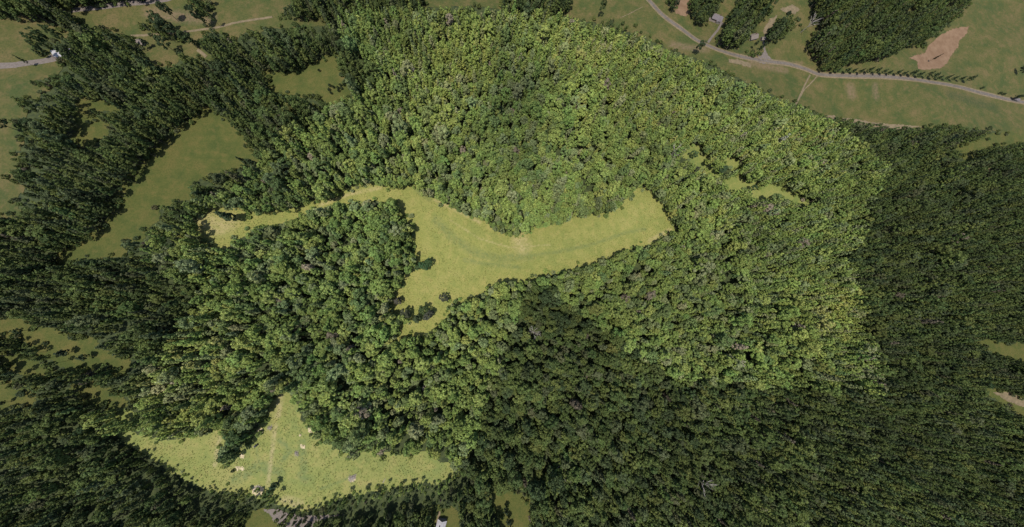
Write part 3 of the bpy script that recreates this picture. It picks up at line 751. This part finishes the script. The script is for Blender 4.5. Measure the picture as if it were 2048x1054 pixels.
# the rest of the woods: one stuff object, an instance per tree
rest = np.where(~single)[0]
me = bpy.data.meshes.new('woodland')
me.vertices.add(len(rest))
me.vertices.foreach_set('co', np.stack([TX[rest], TY[rest], TZ[rest]], -1).astype(np.float32).ravel())
def attr(nm, typ, field, arr):
    a = me.attributes.new(nm, typ, 'POINT'); a.data.foreach_set(field, arr.ravel())
attr('leaf_color', 'FLOAT_VECTOR', 'vector', TC[rest].astype(np.float32))
attr('size', 'FLOAT_VECTOR', 'vector', np.stack([TS[rest], TS[rest], TS[rest] * SZ[rest]], -1).astype(np.float32))
attr('turn', 'FLOAT_VECTOR', 'vector', np.stack([rng.normal(0, .06, len(rest)), rng.normal(0, .06, len(rest)), ROT[rest]], -1).astype(np.float32))
attr('kind_index', 'INT', 'value', TV[rest].astype(np.int32))
wood = link('woodland', me, kind='stuff', label='unbroken leafy woodland canopy round the meadows and pastures')
ng = bpy.data.node_groups.new('scatter_trees', 'GeometryNodeTree')
ng.interface.new_socket('Geometry', in_out='INPUT', socket_type='NodeSocketGeometry')
ng.interface.new_socket('Geometry', in_out='OUTPUT', socket_type='NodeSocketGeometry')
gi = ng.nodes.new('NodeGroupInput'); go = ng.nodes.new('NodeGroupOutput'); jn = ng.nodes.new('GeometryNodeJoinGeometry')
def named(nm, typ):
    n = ng.nodes.new('GeometryNodeInputNamedAttribute'); n.data_type = typ; n.inputs['Name'].default_value = nm
    return n.outputs['Attribute']
sz_s = named('size', 'FLOAT_VECTOR'); tu_s = named('turn', 'FLOAT_VECTOR'); ki_s = named('kind_index', 'INT')
for k in range(len(VAR)):
    if not np.any(TV[rest] == k): continue
    if k not in PROTO: print('no prototype', k); continue
    j = ng.nodes.new('GeometryNodeJoinGeometry')
    for o in PROTO[k]:
        oi = ng.nodes.new('GeometryNodeObjectInfo'); oi.transform_space = 'ORIGINAL'; oi.inputs['Object'].default_value = o
        ng.links.new(oi.outputs['Geometry'], j.inputs[0])
    cmp = ng.nodes.new('FunctionNodeCompare'); cmp.data_type = 'INT'; cmp.operation = 'EQUAL'
    ints = [s for s in cmp.inputs if s.type == 'INT']
    ng.links.new(ki_s, ints[0]); ints[1].default_value = k
    ip = ng.nodes.new('GeometryNodeInstanceOnPoints')
    ng.links.new(gi.outputs[0], ip.inputs['Points']); ng.links.new(cmp.outputs[0], ip.inputs['Selection'])
    ng.links.new(j.outputs[0], ip.inputs['Instance']); ng.links.new(sz_s, ip.inputs['Scale'])
    er = ng.nodes.new('FunctionNodeEulerToRotation'); ng.links.new(tu_s, er.inputs[0]); ng.links.new(er.outputs[0], ip.inputs['Rotation'])
    ng.links.new(ip.outputs[0], jn.inputs[0])
ng.links.new(jn.outputs[0], go.inputs[0])
md = wood.modifiers.new('scatter', 'NODES'); md.node_group = ng

# bare grey trees
def dead_tree(px, py, h, label):
    x, y = ground(px, py); x = float(x); y = float(y)
    g = random.Random(int(px * 7 + py))
    root = link('dead_tree', None, label=label, cat='tree', group=None, loc=(x, y, float(terr(x, y))))
    link('trunk', MB().tube([(0, 0, -0.5), (0.1, 0, h * .45), (0.3, 0.2, h)], [.34, .24, .07], 7).mesh('trunk', M_DEAD), root)
    for i in range(9):
        b = MB(); a = i * 2.4 + g.uniform(-.3, .3); z = h * g.uniform(.35, .75); L = h * g.uniform(.28, .42)
        p1 = (math.cos(a) * L * .5, math.sin(a) * L * .5, z + L * .5); p2 = (math.cos(a) * L, math.sin(a) * L, z + L * .9)
        b.tube([(0.15, 0.05, z), p1, p2], [.20, .14, .05], 5)
        for q in range(4):
            a2 = a + g.uniform(-.9, .9); m = L * g.uniform(.25, .45); s = p1 if q < 2 else tuple((p1[k] + p2[k]) / 2 for k in range(3))
            b.tube([s, (s[0] + math.cos(a2) * m, s[1] + math.sin(a2) * m, s[2] + m * .7)], [.12, .05], 4)
        link('limb', b.mesh('limb', M_DEAD), root)
dead_tree(1118, 918, 21, 'bare grey dead tree in the dark woods at the bottom right of the square clearing')
dead_tree(1330, 318, 20, 'bare grey dead tree in the light woods above the hay meadow\'s right end')
dead_tree(1062, 662, 18, 'bare greyish tree in the dark wedge of woods below the hay meadow')
dead_tree(1385, 948, 20, 'bare grey tree among the dark woods right of the square clearing')
dead_tree(1055, 395, 18, 'bare pale tree in the light woods above the hay meadow\'s middle')
dead_tree(838, 172, 18, 'bare grey tree in the upper left of the light woods')
dead_tree(1600, 66, 20, 'bare grey tree on the left edge of the roadside woodlot')

# ------------------------------------------------------------------ buildings
def house(px, py, w, d, h, rz, roof, label, name='house', wing=True, chimney=True):
    x, y = ground(px, py)
    root = link(name, None, label=label, cat='shed' if name == 'shed' else 'barn' if name == 'barn' else 'house', loc=(float(x), float(y), float(terr(x, y)) - 0.2))
    root.rotation_euler = (0, 0, math.radians(rz))
    wl = MB().box((0, 0, h / 2), (w, d, h))
    # gable ends
    n = len(wl.v); rise = d * 0.28
    wl.v += [(-w / 2, -d / 2, h), (-w / 2, d / 2, h), (-w / 2, 0, h + rise), (w / 2, -d / 2, h), (w / 2, d / 2, h), (w / 2, 0, h + rise)]
    wl.f += [(n, n + 2, n + 1), (n + 3, n + 4, n + 5)]
    if wing: wl.box((w * .22, -d * .62, h * .48), (w * .36, d * .5, h * .96))
    link('wall', wl.mesh('wall', M_WALL), root)
    e = 0.5; t = 0.14
    for sgn in (-1, 1):
        v = [(-w / 2 - e, 0, h + rise + .05), (w / 2 + e, 0, h + rise + .05), (w / 2 + e, sgn * (d / 2 + e), h - rise * e / (d / 2) + .05), (-w / 2 - e, sgn * (d / 2 + e), h - rise * e / (d / 2) + .05)]
        b = MB(); b.v = v + [(a, bb, c + t) for a, bb, c in v]
        b.f = [(0, 1, 2, 3), (7, 6, 5, 4), (0, 4, 5, 1), (1, 5, 6, 2), (2, 6, 7, 3), (3, 7, 4, 0)]
        if sgn < 0 and wing:
            k = len(b.v); cx = w * .22; ww = w * .18 + .4; yy = -d * .87 - .4; r2 = 1.4
            b.v += [(cx, 0, h + rise * .8), (cx, yy, h + r2 * .8), (cx + ww, yy, h - .1), (cx + ww, -d * .3, h + .2), (cx - ww, yy, h - .1), (cx - ww, -d * .3, h + .2)]
            b.f += [(k, k + 3, k + 2, k + 1), (k, k + 1, k + 4, k + 5)]
        ro = link('roof', b.mesh('roof', roof), root)
        if chimney and sgn > 0: link('chimney', MB().box((w * .2, d * .15, h + rise + .3), (.8, .8, 1.8)).mesh('chimney', M_DOOR), ro)
    if name == 'house':
        for fx in (-.36, -.18):
            for s in (-1, 1): link('window', MB().box((w * fx, s * (d / 2 + .03), h * .55), (1.1, .08, 1.2)).mesh('window', M_GLASS), root)
        link('door', MB().box((-w * .02, -d / 2 - .03, 1.05), (1.0, .08, 2.1)).mesh('door', M_DOOR), root)
    else:
        link('door', MB().box((-w / 2 - .03, 0, h * .42), (.08, d * .45, h * .84)).mesh('door', M_DOOR), root)
    return root
house(1431, 39, 13, 8, 2.8, -18, M_ROOFG, 'grey roofed house with a pale forecourt above the country road')
house(1503, 77, 11, 7, 2.8, 20, M_ROOFT, 'tan roofed house between two clumps of trees above the road', wing=False)
house(1523, 80, 5, 4, 2.4, 10, M_ROOFT, 'small tan shed at the top of the short driveway', 'shed', False, False)
house(136, 111, 14, 8, 3.2, 8, M_ROOFW, 'pale roofed barn beside the lane at the upper left', 'barn', False, False)
house(179, 83, 5.5, 3.5, 2.4, -30, M_ROOFW, 'small pale shed above right of the barn', 'shed', False, False)
house(153, 91, 4, 3, 2.2, -25, M_ROOFT, 'small tan shed between the trees above the barn', 'shed', False, False)
house(286, 88, 6, 4, 2.4, -20, M_ROOFT, 'small tan roofed shed at the wood\'s edge left of the small field', 'shed', False, False)
house(1500, 44, 6, 3, 2.4, 35, M_ROOFW, 'small bright metal roofed shed hidden among the roadside trees', 'shed', False, False)
house(882, 1050, 11, 7, 3, 75, M_ROOFW, 'pale roofed house cut by the bottom edge of the picture', wing=False)
house(2028, 200, 6, 4, 2.3, -15, M_ROOFG, 'small grey shed where the road leaves the right edge', 'shed', False, False)

# ------------------------------------------------------------------ small things in the lower meadow
def at(px, py, up=0.2):
    x, y = ground(px, py); return (float(x), float(y), float(terr(x, y)) + up)

bug = link('utility_buggy', None, label='small black open utility buggy parked in the lower meadow', cat='buggy', loc=at(514, 890))
bug.rotation_euler = (0, 0, math.radians(40))
link('body', MB().box((0, 0, .65), (3.0, 1.4, .5)).box((1.1, 0, .98), (.8, 1.3, .22)).box((-1.0, 0, 1.0), (.9, 1.4, .25)).mesh('body', M_BLACK), bug)
link('canopy', MB().box((-.1, 0, 2.0), (1.5, 1.4, .08)).mesh('canopy', M_BLACK), bug)
fr = MB()
for sx in (-.75, .55):
    for sy in (-.62, .62): fr.tube([(sx, sy, .9), (sx, sy, 1.97)], [.04, .04], 5)
link('roll_cage', fr.mesh('roll_cage', M_BLACK), bug)
link('seat', MB().box((-.2, 0, 1.05), (.5, 1.2, .3)).box((-.48, 0, 1.35), (.12, 1.2, .5)).mesh('seat', M_WHITE), bug)
whm = MB().tube([(0, -.14, 0), (0, .14, 0)], [.36, .36], 12).mesh('wheel', M_BLACK)
for sx in (-1.0, 1.0):
    for sy in (-.72, .72): link('wheel', whm, bug, loc=(sx, sy, .38))

def brush(px, py, n, r, label):
    g = random.Random(px); b = MB()
    root = link('brush_pile', None, label=label, cat='brush pile', loc=at(px, py))
    for i in range(n):
        a = g.uniform(0, 6.28); q = g.uniform(0, r) ; c = (math.cos(a) * q, math.sin(a) * q, g.uniform(.1, .9) * (1 - q / r * .7))
        L = g.uniform(.8, 2.2); a2 = g.uniform(0, 6.28); dz = g.uniform(-.3, .4)
        b.tube([(c[0] - math.cos(a2) * L, c[1] - math.sin(a2) * L, max(.05, c[2] - dz)), (c[0] + math.cos(a2) * L, c[1] + math.sin(a2) * L, max(.08, c[2] + dz))], [.11, .05], 4)
    o = link('stick', b.mesh('stick', M_DEAD), root, kind='stuff')
brush(705, 955, 70, 3.2, 'pale pile of bleached branches in the right half of the lower meadow')
brush(518, 976, 60, 2.8, 'heap of bleached branches on the pale soil near the lower meadow\'s bottom edge')
brush(541, 855, 26, 1.8, 'small scatter of grey sticks high in the narrow part of the lower meadow')
brush(594, 906, 30, 2.2, 'thin grey brush scatter in the middle of the lower meadow')

def rock(px, py, r, label):
    g = random.Random(px + py); V = []; F_ = []
    n, m = 8, 5
    for j in range(m + 1):
        th = math.pi * j / m * 0.5
        for i in range(n):
            a = 2 * math.pi * i / n; q = r * g.uniform(.8, 1.15)
            V.append((math.cos(a) * math.cos(th) * q, math.sin(a) * math.cos(th) * q, math.sin(th) * q * .6 - .05))
    for j in range(m):
        for i in range(n): F_.append((j * n + i, j * n + (i + 1) % n, (j + 1) * n + (i + 1) % n, (j + 1) * n + i))
    b = MB(); b.v = V; b.f = F_
    link('boulder', b.mesh('boulder', M_SAND), label=label, cat='boulder', loc=at(px, py, .1))
rock(601, 870, 1.1, 'pale rounded boulder on the brighter grass high in the lower meadow')
rock(606, 892, 1.3, 'pale boulder on the bare spot in the middle of the lower meadow')
rock(521, 866, .9, 'pale boulder at the left wood edge of the lower meadow')
rock(508, 893, .7, 'small white boulder just left of the black buggy')
rock(475, 934, .8, 'pale stone beside the small dark bush in the lower meadow')

def log(px, py, L, rz, label):
    o = link('fallen_log', None, label=label, cat='log', loc=at(px, py))
    o.rotation_euler = (0, 0, math.radians(rz))
    link('stem', MB().tube([(-L / 2, 0, .25), (0, .05, .3), (L / 2, 0, .2)], [.28, .22, .12], 7).mesh('stem', M_DEAD), o)
    link('limb', MB().tube([(L * .1, 0, .3), (L * .25, .9, .5)], [.1, .04], 5).mesh('limb', M_DEAD), o)
log(769, 960, 4, 60, 'dark short fallen log in the right part of the lower meadow')

# weeds and tufts that speckle the two light meadows
def tufts(field, n, label, colrange, seed):
    g = np.random.default_rng(seed)
    wp = to_world(FIELDS[field][1]); xs = [p[0] for p in wp]; ys = [p[1] for p in wp]
    x = g.uniform(min(xs), max(xs), n * 3); y = g.uniform(min(ys), max(ys), n * 3)
    k = inpoly(x, y, wp) & (vnoise(x, y, 9, 21) + g.random(len(x)) * .6 > .62)
    x, y = x[k][:n], y[k][:n]; m = len(x)
    V = []; 
    z = terr(x, y) + .16
    for b in range(5):
        a = g.uniform(0, 6.28, m); s = g.uniform(.12, .34, m); ln = g.uniform(.1, .4, m)
        ux, uy = np.cos(a), np.sin(a)
        hh = g.uniform(.15, .5, m)
        p0 = np.stack([x - uy * s * .5, y + ux * s * .5, z], -1); p1 = np.stack([x + uy * s * .5, y - ux * s * .5, z], -1)
        p2 = np.stack([x + ux * ln + uy * s * .4, y + uy * ln - ux * s * .4, z + hh], -1); p3 = np.stack([x + ux * ln - uy * s * .4, y + uy * ln + ux * s * .4, z + hh], -1)
        V.append(np.stack([p0, p1, p2, p3], 1))
    V = np.concatenate(V).reshape(-1, 3)
    o = link('weeds', mesh_np('weeds', V, np.arange(len(V)).reshape(-1, 4), M_LEAF), kind='stuff', label=label)
    o['leaf_color'] = list(colrange)
tufts('hay_meadow', 9000, 'scattered green weeds in the hay meadow', (.155, .165, .045), 5)
tufts('lower_meadow', 3500, 'scattered green weeds in the lower meadow', (.135, .155, .048), 6)
